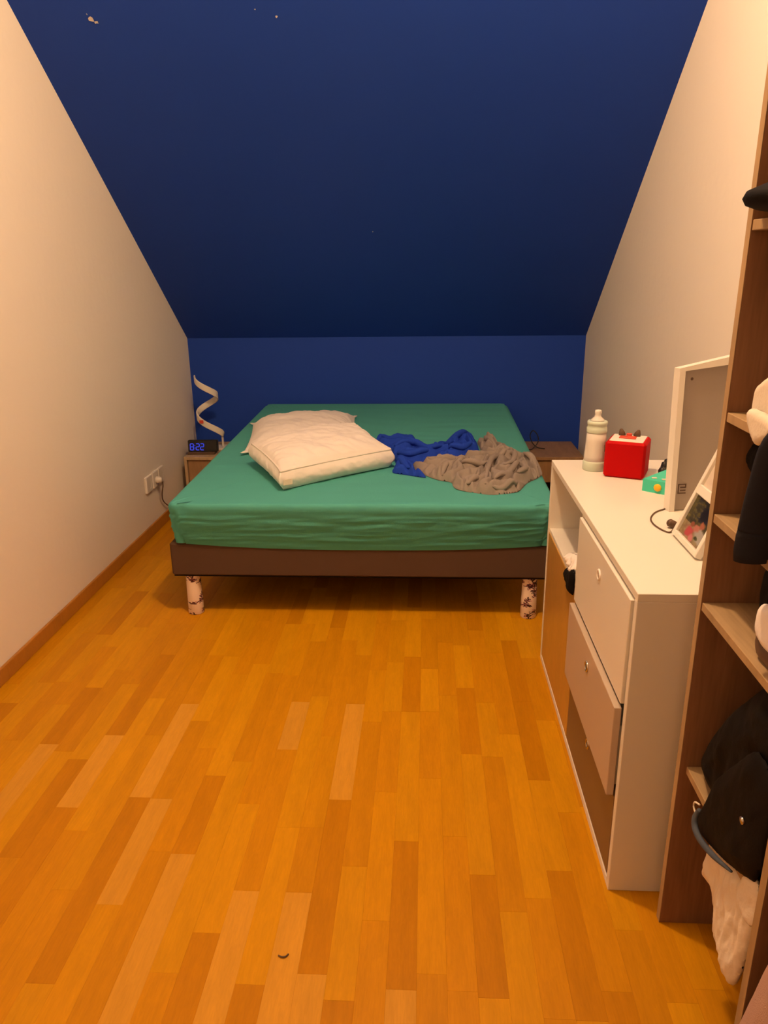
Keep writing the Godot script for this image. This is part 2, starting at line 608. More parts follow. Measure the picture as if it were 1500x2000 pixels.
# ---------------------------------------------------------------- bed
const BX0 := 0.437
const BX1 := 1.925
const BZ1 := 1.850

func bed_y(z: float) -> float:
	return 0.541 - 0.046 * z / 1.85

func leg_texture() -> ImageTexture:
	var img := Image.create(128, 256, false, Image.FORMAT_RGB8)
	img.fill(Color(0.93, 0.87, 0.82))
	var r := RandomNumberGenerator.new()
	r.seed = 99
	# twigs with dark blossoms
	for k in 16:
		var p := V(r.randf() * 128.0, r.randf() * 256.0)
		var a := r.randf_range(0.6, 2.4)
		for s in 44:
			a += r.randf_range(-0.35, 0.35)
			p += V(cos(a), sin(a)) * 1.6
			img.fill_rect(Rect2i(posmod(int(p.x), 126), posmod(int(p.y), 253), 3, 3), Color(0.16, 0.04, 0.06))
			if s % 20 == 10:
				for q in 26:
					var o := V(r.randfn(0.0, 5.0), r.randfn(0.0, 6.0))
					img.fill_rect(Rect2i(posmod(int(p.x + o.x), 124), posmod(int(p.y + o.y), 251), 4, 4), Color(0.22, 0.06, 0.12) if q % 5 else Color(0.78, 0.5, 0.55))
	return ImageTexture.create_from_image(img)

func bed() -> void:
	var t := thing("bed_base", "grey brown upholstered divan bed base on floral printed round legs", "bed")
	obj("divan_box", box(Vector3(BX0, 0.1775, 0.02), Vector3(BX1, 0.318, BZ1), 0.008), M.bedbase, t)
	obj("bottom_edge", box(Vector3(BX0 + 0.006, 0.174, 0.03), Vector3(BX1 - 0.006, 0.180, BZ1 - 0.005), 0.002), M.black_cloth, t)
	var lm := mat(Color(1, 1, 1), 0.5)
	lm.albedo_texture = leg_texture()
	lm.uv1_scale = Vector3(1.0, 5.5, 1.0)
	var st := newst()
	lathe(st, [V(0.0, 0.0), V(0.0295, 0.0), V(0.0315, 0.003), V(0.030, 0.09), V(0.0285, 0.170), V(0.0285, 0.1738), V(0.0, 0.1738)], 28, Transform3D(), true)
	var leg := fin(st)
	for p in [V(0.507, 1.808), V(1.853, 1.808), V(0.507, 0.12), V(1.853, 0.12)]:
		var l := obj("leg", leg, lm, t)
		l.position = Vector3(p.x, 0.0, p.y)
		l.rotation.y = 2.1 if p.x < 1.0 else 0.4
	# mattress in its fitted sheet: rings from the centre of the top out to the rim, then down the sides
	var mt := thing("mattress", "thick mattress in a teal green fitted sheet on the bed base", "mattress")
	noise.seed = 4
	noise.frequency = 1.0
	noise.fractal_octaves = 3
	var x0 := 0.452
	var x1 := 1.936
	var z0 := 0.02
	var z1 := 1.907
	var cr := 0.055
	var rim := []
	var nrm := []
	for c in 4:
		var cx: float = [x1 - cr, x0 + cr, x0 + cr, x1 - cr][c]
		var cz: float = [z1 - cr, z1 - cr, z0 + cr, z0 + cr][c]
		for k in 9:
			var a := PI / 2.0 * (c + k / 8.0)
			rim.append(V(cx + cos(a) * cr, cz + sin(a) * cr))
			nrm.append(V(cos(a), sin(a)))
		var nx_: Vector2 = [V(x0 + cr, z1), V(x0, z0 + cr), V(x1 - cr, z0), V(x1, z1 - cr)][c]
		var from: Vector2 = rim[-1]
		var seg := 70
		for k in range(1, seg):
			rim.append(from.lerp(nx_, float(k) / seg))
			nrm.append(nrm[-1])
	var n := rim.size()
	var mid := V((x0 + x1) / 2.0, (z0 + z1) / 2.0)
	var rings := []
	for s in 26:
		var f := pow(s / 25.0, 0.8)
		var ring := []
		for k in n:
			var p: Vector2 = mid.lerp(rim[k] - nrm[k] * (0.016 if abs(nrm[k].y) > 0.7 else 0.040), f)
			var w := noise.get_noise_2d(p.x * 2.2, p.y * 9.0) * 0.0035 + noise.get_noise_2d(p.x * 9.0 + 30.0, p.y * 4.0) * 0.0016
			ring.append(Vector3(p.x, bed_y(p.y) + w * smoothstep(0.0, 0.2, f), p.y))
		rings.append(ring)
	# (outward, share of the way down)
	var side := [[-0.026, -0.002], [-0.013, 0.014], [-0.005, 0.05], [0.0, 0.11]]
	for k in 26:
		side.append([0.004 * sin(PI * k / 25.0), 0.14 + 0.84 * k / 25.0])
	side.append([-0.001, 1.0])
	for s in side:
		var ring := []
		for k in n:
			var p: Vector2 = rim[k]
			var q: Vector2 = nrm[k]
			var top := bed_y(p.y) - 0.004
			# the hem droops towards the middle of each side
			var u: float = abs(p.x - mid.x) / (x1 - mid.x) if abs(q.y) > 0.7 else abs(p.y - mid.y) / (z1 - mid.y)
			var foot: float = smoothstep(0.75, 0.98, q.y)
			var low: float = lerp(0.3195, 0.294 + 0.027 * pow(u, 2.5), foot)
			var y: float = lerp(top, low, max(float(s[1]), 0.0)) + (0.004 if s[1] < 0.0 else 0.0)
			var along := p.x if abs(q.y) > 0.7 else p.y
			var wr := noise.get_noise_3d(along * 2.6, y * 50.0, q.x * 3.0) * 0.0048 + noise.get_noise_3d(along * 5.0 + 9.0, y * 110.0, q.x * 3.0) * 0.0030
			wr *= smoothstep(0.1, 0.3, s[1]) * (1.0 - 0.8 * smoothstep(0.8, 0.97, s[1]))
			# tuck pulled in at the corners of the foot end
			var tuck: float = exp(-pow((p.distance_to(V(x0 + 0.065, z1))) / 0.018, 2.0)) + exp(-pow((p.distance_to(V(x1 - 0.065, z1))) / 0.018, 2.0))
			wr -= 0.011 * tuck * exp(-pow((s[1] - 0.1) / 0.16, 2.0))
			# the face slopes back towards the hem, most at the foot end
			var back: float = 0.052 * max(q.y, 0.0) + 0.016 * abs(q.x)
			var o: Vector2 = p + q * (float(s[0]) * (0.45 if abs(q.y) > 0.7 else 1.0) + wr - back * pow(max(float(s[1]), 0.0), 1.15))
			ring.append(Vector3(o.x, y, o.y))
		rings.append(ring)
	var ms := newst()
	for r in rings.size() - 1:
		for k in n:
			var l := (k + 1) % n
			var a: Vector3 = rings[r][k]
			var b: Vector3 = rings[r][l]
			var c: Vector3 = rings[r + 1][l]
			var d: Vector3 = rings[r + 1][k]
			if r > 0:
				tri(ms, a, b, c)
			tri(ms, a, c, d)
	obj("fitted_sheet", fin(ms), M.sheet, mt)

# ---------------------------------------------------------------- dresser
const DX := 1.854
const DZ0 := 2.139
const DZ1 := 3.191
const DH := 0.728

func knob(parent: Node3D, x: float, y: float, z: float, ring: Material, hole: Material) -> void:
	var st := newst()
	var pts := []
	for k in 25:
		pts.append(Vector3(0.0, cos(TAU * k / 24.0) * 0.0115, sin(TAU * k / 24.0) * 0.0115))
	tube(st, pts, 0.003, 0.003, 8, Vector3.RIGHT)
	var r := obj("handle", fin(st), ring, parent)
	r.position = Vector3(x, y, z)
	var d := obj("handle_recess", lathe_mesh([V(0.0, -0.001), V(0.0105, -0.001), V(0.0105, 0.0012), V(0.0, 0.0012)], 20, Transform3D(Basis(Vector3.BACK, PI / 2.0), Vector3.ZERO)), hole, parent)
	d.position = Vector3(x, y, z)

func dresser() -> void:
	var t := thing("dresser", "white dresser with three drawers and one open compartment beside the shelves", "dresser")
	var bx := XR - 0.014
	obj("tabletop", box(Vector3(DX, DH - 0.018, DZ0), Vector3(bx, DH, DZ1), 0.0012), M.white, t)
	obj("side_panel", box(Vector3(DX, 0.0, DZ1 - 0.018), Vector3(bx, DH - 0.018, DZ1), 0.0012), M.white, t)
	obj("side_panel", box(Vector3(DX, 0.0, DZ0), Vector3(bx, DH - 0.018, DZ0 + 0.018), 0.0012), M.white, t)
	obj("divider", box(Vector3(DX + 0.004, 0.02, 2.634), Vector3(bx, DH - 0.018, 2.65), 0.001), M.white, t)
	obj("bottom_panel", box(Vector3(DX, 0.0, DZ0 + 0.018), Vector3(bx, 0.02, DZ1 - 0.018), 0.001), M.white_edge, t)
	obj("back_panel", box(Vector3(bx - 0.006, 0.02, DZ0 + 0.018), Vector3(bx, DH - 0.018, DZ1 - 0.018), 0.001), M.white, t)
	obj("shelf", box(Vector3(DX + 0.004, 0.478, DZ0 + 0.018), Vector3(bx - 0.006, 0.496, 2.634), 0.001), M.white, t)
	var door := obj("door", box(Vector3(DX + 0.001, 0.022, DZ0 + 0.02), Vector3(DX + 0.017, 0.484, 2.646), 0.0015), M.door_wood, t)
	door.set_meta("label", "orange beech door below the open compartment")
	knob(door, DX - 0.001, 0.252, 2.602, M.chrome, M.black)
	var fronts := [[0.466, 0.703, -0.006, M.white, "white drawer front"], [0.237, 0.456, -0.017, M.taupe, "beige drawer front, pulled out a little"], [0.024, 0.232, 0.001, M.dark_taupe, "dark brown drawer front"]]
	for f in fronts:
		var dr := obj("drawer", box(Vector3(DX + f[2], f[0], 2.652), Vector3(DX + f[2] + 0.016, f[1], 3.166), 0.0012), f[3], t)
		dr.set_meta("label", f[4])
		obj("drawer_box", box(Vector3(DX + f[2] + 0.016, f[0] + 0.02, 2.664), Vector3(bx - 0.03, f[1] - 0.05, 3.156), 0.001), M.white, dr)
		knob(dr, DX + f[2] - 0.001, lerp(float(f[0]), float(f[1]), 0.76), 2.905, M.white_edge if f[3] == M.white else M.chrome, M.taupe if f[3] == M.white else M.black)

# ---------------------------------------------------------------- shelf unit
func shelf_unit() -> void:
	var t := thing("shelf_unit", "tall open oak shelving unit holding clothes against the right wall", "shelf")
	var fx := 1.943
	var bx := XR - 0.002
	for z in [3.256, 3.627, 4.0]:
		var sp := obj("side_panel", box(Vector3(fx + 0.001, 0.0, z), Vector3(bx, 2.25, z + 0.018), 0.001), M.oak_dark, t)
		obj("edge_band", box(Vector3(fx, 0.0, z), Vector3(fx + 0.001, 2.25, z + 0.018), 0.0003), M.oak, sp)
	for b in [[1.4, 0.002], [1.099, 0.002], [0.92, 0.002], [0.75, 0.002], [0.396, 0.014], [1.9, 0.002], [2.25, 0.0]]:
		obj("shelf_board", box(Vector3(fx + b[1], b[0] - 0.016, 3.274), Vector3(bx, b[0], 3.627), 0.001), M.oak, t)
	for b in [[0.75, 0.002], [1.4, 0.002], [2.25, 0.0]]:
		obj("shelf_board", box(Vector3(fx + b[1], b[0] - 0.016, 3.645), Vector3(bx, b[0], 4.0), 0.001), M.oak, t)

# ---------------------------------------------------------------- nightstands
func nightstands() -> void:
	var t := thing("nightstand", "small pale wooden nightstand holding clock and wavy lamp", "nightstand", Vector3(0.045, 0.0, 0.015))
	nightstand_parts(t, 0.375, 0.40, 0.302, M.pale_wood, M.brown_wood)
	var r := thing("nightstand", "brown wooden nightstand in the corner behind the dresser", "nightstand", Vector3(1.975, 0.0, 0.015))
	nightstand_parts(r, 0.355, 0.40, 0.303, M.brown_wood, M.brown_wood)

func nightstand_parts(t: Node3D, w: float, d: float, h: float, m: Material, inner: Material) -> void:
	obj("top_board", box(Vector3(0.0, h - 0.018, 0.0), Vector3(w, h, d), 0.0015), m, t)
	for x in [0.0, w - 0.016]:
		obj("side_panel", box(Vector3(x, 0.0, 0.0), Vector3(x + 0.016, h - 0.018, d), 0.0015), m, t)
	obj("drawer_front", box(Vector3(0.019, h - 0.15, d - 0.03), Vector3(w - 0.019, h - 0.022, d - 0.014), 0.001), inner, t)
	obj("bottom_board", box(Vector3(0.016, 0.03, 0.0), Vector3(w - 0.016, 0.046, d - 0.004), 0.001), m, t)
	obj("back_panel", box(Vector3(0.016, 0.046, 0.0), Vector3(w - 0.016, h - 0.018, 0.008), 0.001), inner, t)

# ---------------------------------------------------------------- pillows
func pillow_mesh(q: Array, base: Array, h: float, wall: float, ears: float, seed_: int) -> ArrayMesh:
	# q: four corners in plan (anticlockwise from above in s, t); base: height of the bed at each corner
	var ns := FastNoiseLite.new()
	ns.seed = seed_
	ns.frequency = 1.0
	ns.fractal_octaves = 3
	var N := 60
	var st := newst()
	var top := []
	var low := []
	for j in N + 1:
		for i in N + 1:
			var s := float(i) / N * 2.0 - 1.0
			var t := float(j) / N * 2.0 - 1.0
			# sides drawn in between the corners
			var si := s * (1.0 - ears * (1.0 - t * t))
			var ti := t * (1.0 - ears * (1.0 - s * s))
			var a := (si + 1.0) / 2.0
			var b := (ti + 1.0) / 2.0
			var p: Vector2 = q[0].lerp(q[1], a).lerp(q[3].lerp(q[2], a), b)
			var y0: float = lerp(lerp(float(base[0]), float(base[1]), a), lerp(float(base[3]), float(base[2]), a), b)
			var e: float = (1.0 - pow(abs(s), 3.0)) * (1.0 - pow(abs(t), 3.0))
			var puffy := pow(max(e, 0.0), 0.62)
			var w := ns.get_noise_2d(p.x * 7.0, p.y * 7.0) * 0.010 + ns.get_noise_2d(p.x * 22.0, p.y * 16.0) * 0.004 * (1.2 - puffy)
			# gathers run in from the seams
			w += sin(ns.get_noise_2d(p.x * 5.0, p.y * 5.0) * 6.0 + (s - t) * 26.0) * 0.0016 * (1.0 - puffy) * puffy * 4.0
			top.append(Vector3(p.x, y0 + wall + (h - wall) * puffy + w * min(puffy * 3.0, 1.0), p.y))
			var sh := 0.965 if wall > 0.02 else 1.0
			var mid: Vector2 = (q[0] + q[1] + q[2] + q[3]) / 4.0
			var pl := mid + (p - mid) * sh
			low.append(Vector3(pl.x, y0 + 0.001 + (0.0 if wall > 0.02 else 0.006 * (1.0 - puffy)), pl.y))
	var W := N + 1
	for j in N:
		for i in N:
			var k := j * W + i
			tri(st, top[k], top[k + W], top[k + W + 1])
			tri(st, top[k], top[k + W + 1], top[k + 1])
			tri(st, low[k], low[k + W + 1], low[k + W])
			tri(st, low[k], low[k + 1], low[k + W + 1])
	# the gusset round the edge
	var edge := []
	for i in N:
		edge.append(i)
	for j in N:
		edge.append(j * W + N)
	for i in N:
		edge.append(N * W + N - i)
	for j in N:
		edge.append((N - j) * W)
	var cols := 9
	var prev := []
	for k in edge.size() + 1:
		var id: int = edge[k % edge.size()]
		var a: Vector3 = low[id]
		var b: Vector3 = top[id]
		var mid3 := Vector3((q[0].x + q[2].x) / 2.0, 0.0, (q[0].y + q[2].y) / 2.0)
		var out := (b - mid3)
		out.y = 0.0
		out = out.normalized()
		var col := []
		for c in cols:
			var f := float(c) / (cols - 1)
			var p := a.lerp(b, f) + out * (wall * 0.28 * sin(PI * f) + (ns.get_noise_3d(b.x * 30.0, f * 4.0, b.z * 30.0) * 0.008 if wall > 0.02 else 0.0) * sin(PI * f))
			col.append(p)
		if k > 0:
			for c in cols - 1:
				tri(st, prev[c], prev[c + 1], col[c + 1])
				tri(st, prev[c], col[c + 1], col[c])
		prev = col
	return fin(st)

func seam_path(q: Array, base: Array, y: float, ears: float) -> Array:
	var pts := []
	for side in 4:
		for i in 16:
			var f := float(i) / 16.0 * 2.0 - 1.0
			var s: float = [f, 1.0, -f, -1.0][side]
			var t: float = [-1.0, f, 1.0, -f][side]
			var a := (s * (1.0 - ears * (1.0 - t * t)) + 1.0) / 2.0
			var b := (t * (1.0 - ears * (1.0 - s * s)) + 1.0) / 2.0
			var p: Vector2 = q[0].lerp(q[1], a).lerp(q[3].lerp(q[2], a), b)
			pts.append(Vector3(p.x, lerp(lerp(float(base[0]), float(base[1]), a), lerp(float(base[3]), float(base[2]), a), b) + y, p.y))
	pts.append(pts[0])
	return pts

func pillows() -> void:
	var q2 := [V(0.515, 0.62), V(1.045, 0.44), V(1.125, 1.10), V(0.60, 1.20)]
	var b2 := [bed_y(0.6), bed_y(0.45), bed_y(1.1), bed_y(1.2)]
	var back := thing("pillow", "soft white pillow lying partly under the thicker front pillow", "pillow", Vector3.ZERO, 0.0, "white pillows on the bed")
	obj("cover", pillow_mesh(q2, b2, 0.102, 0.016, 0.045, 31), M.pillow, back)
	for c in 4:
		var p: Vector2 = q2[c]
		var mid: Vector2 = (q2[0] + q2[1] + q2[2] + q2[3]) / 4.0
		var o := (p - mid).normalized()
		var ear_st := newst()
		tube(ear_st, [Vector3(p.x - o.x * 0.035, b2[c] + 0.013, p.y - o.y * 0.035), Vector3(p.x, b2[c] + 0.012, p.y), Vector3(p.x + o.x * 0.022, b2[c] + 0.013, p.y + o.y * 0.022)], 0.013, 0.006, 8, Vector3.UP, false, [1.0, 0.9, 0.35])
		obj("corner_tip", fin(ear_st), M.piping, back)
	# the front one is box-edged with piped seams and leans on the other
	var q1 := [V(0.685, 1.40), V(1.105, 1.10), V(1.292, 1.415), V(0.876, 1.745)]
	var b1 := [bed_y(1.3) + 0.022, bed_y(1.1) + 0.046, bed_y(1.4) + 0.004, bed_y(1.74) + 0.002]
	var front := thing("pillow", "thick white box-edged pillow with piped seams nearest the foot", "pillow", Vector3.ZERO, 0.0, "white pillows on the bed")
	obj("cover", pillow_mesh(q1, b1, 0.135, 0.078, 0.035, 37), M.pillow, front)
	var pst := newst()
	tube(pst, smooth_path(seam_path(q1, b1, 0.079, 0.035), 2), 0.0035, 0.0035, 8)
	obj("piping", fin(pst), M.piping, front)
	obj("label_tag", box(Vector3(-0.02, 0.0, -0.001), Vector3(0.02, 0.022, 0.001), 0.0004, Transform3D(Basis(Vector3.UP, 0.64), Vector3(0.902, bed_y(1.74) + 0.028, 1.748))), M.cream, front)

# ---------------------------------------------------------------- blankets
func blanket(st: SurfaceTool, outline: Array, folds: Array, w: float, base: float, ridge: float, seed_: int, edge := 0.03) -> void:
	var ns := FastNoiseLite.new()
	ns.seed = seed_
	ns.frequency = 1.0
	ns.fractal_octaves = 2
	var poly := rounded(outline)
	var top := func(p: Vector2, d: float) -> Vector3:
		var f := sqrt(clamp(d / edge, 0.0, 1.0))
		# creases run beside the main folds like ripples beside a ridge, bent by a slow noise
		var bend := V(ns.get_noise_2d(p.x * 7.0, p.y * 5.0), ns.get_noise_2d(p.x * 7.0 + 20.0, p.y * 5.0)) * 0.035
		var away: float = fold_distance(p + bend, folds)
		var ripple: float = pow(0.5 + 0.5 * cos(away * TAU / w), 0.7)
		var h: float = base * smoothstep(0.0, 0.12, d) + ridge * ripple * exp(-away / 0.10) + (ns.get_noise_2d(p.x * 9.0, p.y * 7.0) + 0.4) * 0.012 + ns.get_noise_2d(p.x * 34.0, p.y * 28.0) * 0.0025
		return Vector3(p.x, bed_y(p.y) + 0.0015 + max(h + 0.010, 0.009) * f, p.y)
	var low := func(p: Vector2, _d: float) -> Vector3:
		return Vector3(p.x, bed_y(p.y) + 0.0008, p.y)
	puff(st, poly, 0.005, top, low)
	# the main folds stand up as rolls of cloth
	for f in folds:
		var line := []
		for p in f:
			line.append(Vector3(p.x, 0.0, p.y))
		var path := []
		for p in smooth_path(line, 8):
			var d: float = outline_at(V(p.x, p.z), poly)[0]
			if d < 0.009:
				continue
			var at: Vector3 = top.call(V(p.x, p.z), d)
			path.append(at + Vector3(0.0, 0.001, 0.0))
		if path.size() < 5:
			continue
		for k in 3:
			for i in range(1, path.size() - 1):
				path[i].y = (path[i - 1].y + path[i].y * 2.0 + path[i + 1].y) / 4.0
		tube(st, path, w * 0.36, w * 0.34, 12, Vector3.UP, false, [0.35, 0.8, 1.0, 1.0, 0.9, 0.75, 0.3])

func shifted(f: Array, dz: float) -> Array:
	var out := []
	for l in f:
		var o := []
		for p in l:
			o.append(V(p.x, p.y - dz))
		out.append(o)
	return out

func blankets() -> void:
	var grey := [V(1.381, 1.405), V(1.457, 1.367), V(1.590, 1.353), V(1.621, 1.277), V(1.687, 1.260), V(1.697, 1.119), V(1.696, 0.955), V(1.776, 0.930), V(1.793, 1.081), V(1.838, 1.132), V(1.870, 1.235), V(1.918, 1.304), V(1.930, 1.46), V(1.915, 1.54), V(1.846, 1.639), V(1.796, 1.745), V(1.682, 1.782), V(1.565, 1.713), V(1.543, 1.624), V(1.498, 1.597), V(1.430, 1.511)]
	var gf := shifted([[V(1.494, 1.763), V(1.518, 1.597), V(1.567, 1.494)], [V(1.536, 1.747), V(1.565, 1.576), V(1.605, 1.483)], [V(1.600, 1.361), V(1.675, 1.385), V(1.742, 1.372), V(1.800, 1.328)],
		[V(1.667, 1.850), V(1.692, 1.653), V(1.732, 1.472), V(1.787, 1.381), V(1.824, 1.427), V(1.802, 1.555), V(1.759, 1.634)], [V(1.580, 1.800), V(1.629, 1.752), V(1.678, 1.700)],
		[V(1.706, 1.781), V(1.780, 1.672), V(1.835, 1.513)], [V(1.694, 1.825), V(1.757, 1.795), V(1.800, 1.757)], [V(1.836, 1.554), V(1.845, 1.634), V(1.805, 1.709)],
		[V(1.591, 1.570), V(1.647, 1.590), V(1.690, 1.575)], [V(1.728, 1.009), V(1.742, 1.113), V(1.765, 1.251)], [V(1.866, 1.430), V(1.893, 1.492), V(1.900, 1.574)], [V(1.48, 1.46), V(1.53, 1.45), V(1.60, 1.44)]], 0.05)
	var st := newst()
	blanket(st, grey, gf, 0.040, 0.012, 0.036, 51, 0.022)
	tag(obj("fleece_blanket", fin(st), M.fleece), "crumpled grey brown fleece blanket on the green sheet", "blanket")
	var blue := [V(1.200, 1.040), V(1.215, 0.954), V(1.384, 0.940), V(1.401, 1.027), V(1.481, 1.122), V(1.542, 1.071), V(1.585, 0.888), V(1.638, 0.835), V(1.680, 0.917), V(1.690, 1.112), V(1.680, 1.24), V(1.613, 1.271), V(1.584, 1.343), V(1.457, 1.357), V(1.373, 1.402), V(1.424, 1.518), V(1.441, 1.560), V(1.362, 1.522), V(1.300, 1.483), V(1.312, 1.36), V(1.264, 1.163)]
	var bf := shifted([[V(1.230, 1.066), V(1.320, 1.066), V(1.380, 1.079)], [V(1.299, 1.270), V(1.383, 1.221), V(1.457, 1.293), V(1.525, 1.269)], [V(1.503, 1.245), V(1.576, 1.093), V(1.641, 0.984), V(1.669, 1.119)],
		[V(1.315, 1.453), V(1.362, 1.537), V(1.416, 1.633)], [V(1.547, 1.293), V(1.603, 1.281), V(1.652, 1.221)], [V(1.302, 1.364), V(1.386, 1.386), V(1.468, 1.340)]], 0.05)
	var s2 := newst()
	blanket(s2, blue, bf, 0.046, 0.012, 0.032, 57, 0.022)
	tag(obj("throw_blanket", fin(s2), M.navy), "crumpled royal blue throw between pillow and grey fleece", "blanket")

# ---------------------------------------------------------------- clock, wavy lamp
func seven_segment(st: SurfaceTool, ch: String, x: float, w: float, h: float, th: float) -> void:
	var on: String = {"0": "abcdef", "2": "abged", "8": "abcdefg"}[ch]
	var segs := {"a": [0.0, h, w, 0], "d": [0.0, 0.0, w, 0], "g": [0.0, h / 2.0, w, 0], "f": [0.0, h / 2.0, h / 2.0, 1], "b": [w, h / 2.0, h / 2.0, 1], "e": [0.0, 0.0, h / 2.0, 1], "c": [w, 0.0, h / 2.0, 1]}
	for k in on:
		var s: Array = segs[k]
		var a := Vector3(x + s[0] + (0.0012 if s[3] == 0 else -th / 2.0), s[1] + (0.0012 if s[3] == 1 else -th / 2.0), 0.0)
		var b := a + (Vector3(s[2] - 0.0024, th, 0.001) if s[3] == 0 else Vector3(th, s[2] - 0.0024, 0.001))
		cbox(st, a, b, 0.0003)

func clock_and_lamp() -> void:
	var t := thing("alarm_clock", "black digital alarm clock with blue numerals on left nightstand", "clock", Vector3(0.137, 0.302, 0.33), 0.05)
	obj("casing", box(Vector3(-0.086, 0.012, -0.03), Vector3(0.086, 0.08, 0.012), 0.004, Transform3D(Basis(Vector3.RIGHT, -0.15), Vector3(0.0, 0.0, 0.0))), M.black, t)
	obj("foot", box(Vector3(-0.086, 0.0, -0.03), Vector3(0.074, 0.014, 0.03), 0.003), M.brown, t)
	var disp := Node3D.new()
	put(disp, "led_display", t)
	disp.rotation.x = -0.15
	disp.position = Vector3(-0.07, 0.026, 0.0145)
	var i := 0
	for ch in ["8", "2", "2"]:
		var st := newst(true)
		seven_segment(st, ch, [0.0, 0.034, 0.060][i], 0.019, 0.036, 0.0046)
		obj("digit", fin(st), M.led, disp)
		i += 1
	var cs := newst(true)
	cbox(cs, Vector3(0.0245, 0.009, 0.0), Vector3(0.0285, 0.013, 0.001), 0.0003)
	cbox(cs, Vector3(0.0245, 0.023, 0.0), Vector3(0.0285, 0.027, 0.001), 0.0003)
	obj("colon", fin(cs), M.led, disp)
	# table lamp: an upright ribbon wound into a wave, switched off
	var w := thing("table_lamp", "white wavy ribbon table lamp standing behind the alarm clock", "lamp", Vector3(0.0, 0.302, 0.0))
	var pts := []
	for k in 61:
		var f := k / 60.0
		var a := PI * 3.0 * f
		var y: float = lerp(0.083, 0.43, pow(f, 0.92))
		pts.append(Vector3(0.152 + 0.056 * cos(a) - 0.012 * f + 0.018 * (1.0 - f) * cos(a), y, 0.19 + 0.05 * sin(a)))
	var ws := newst()
	tube(ws, pts, 0.0048, 0.0175, 12, Vector3.UP, true, [1.0, 1.0, 1.0, 1.0, 1.0, 0.8])
	obj("ribbon", fin(ws), M.plastic, w)
	obj("base", box(Vector3(0.165, 0.0, 0.14), Vector3(0.285, 0.012, 0.25), 0.003), M.plastic, w)
	obj("stand", box(Vector3(0.216, 0.012, 0.186), Vector3(0.226, 0.085, 0.2), 0.002), M.plastic, w)
	obj("red_sticker", box(Vector3(0.104, 0.162, 0.243), Vector3(0.128, 0.182, 0.246), 0.001), M.red_soft, w)

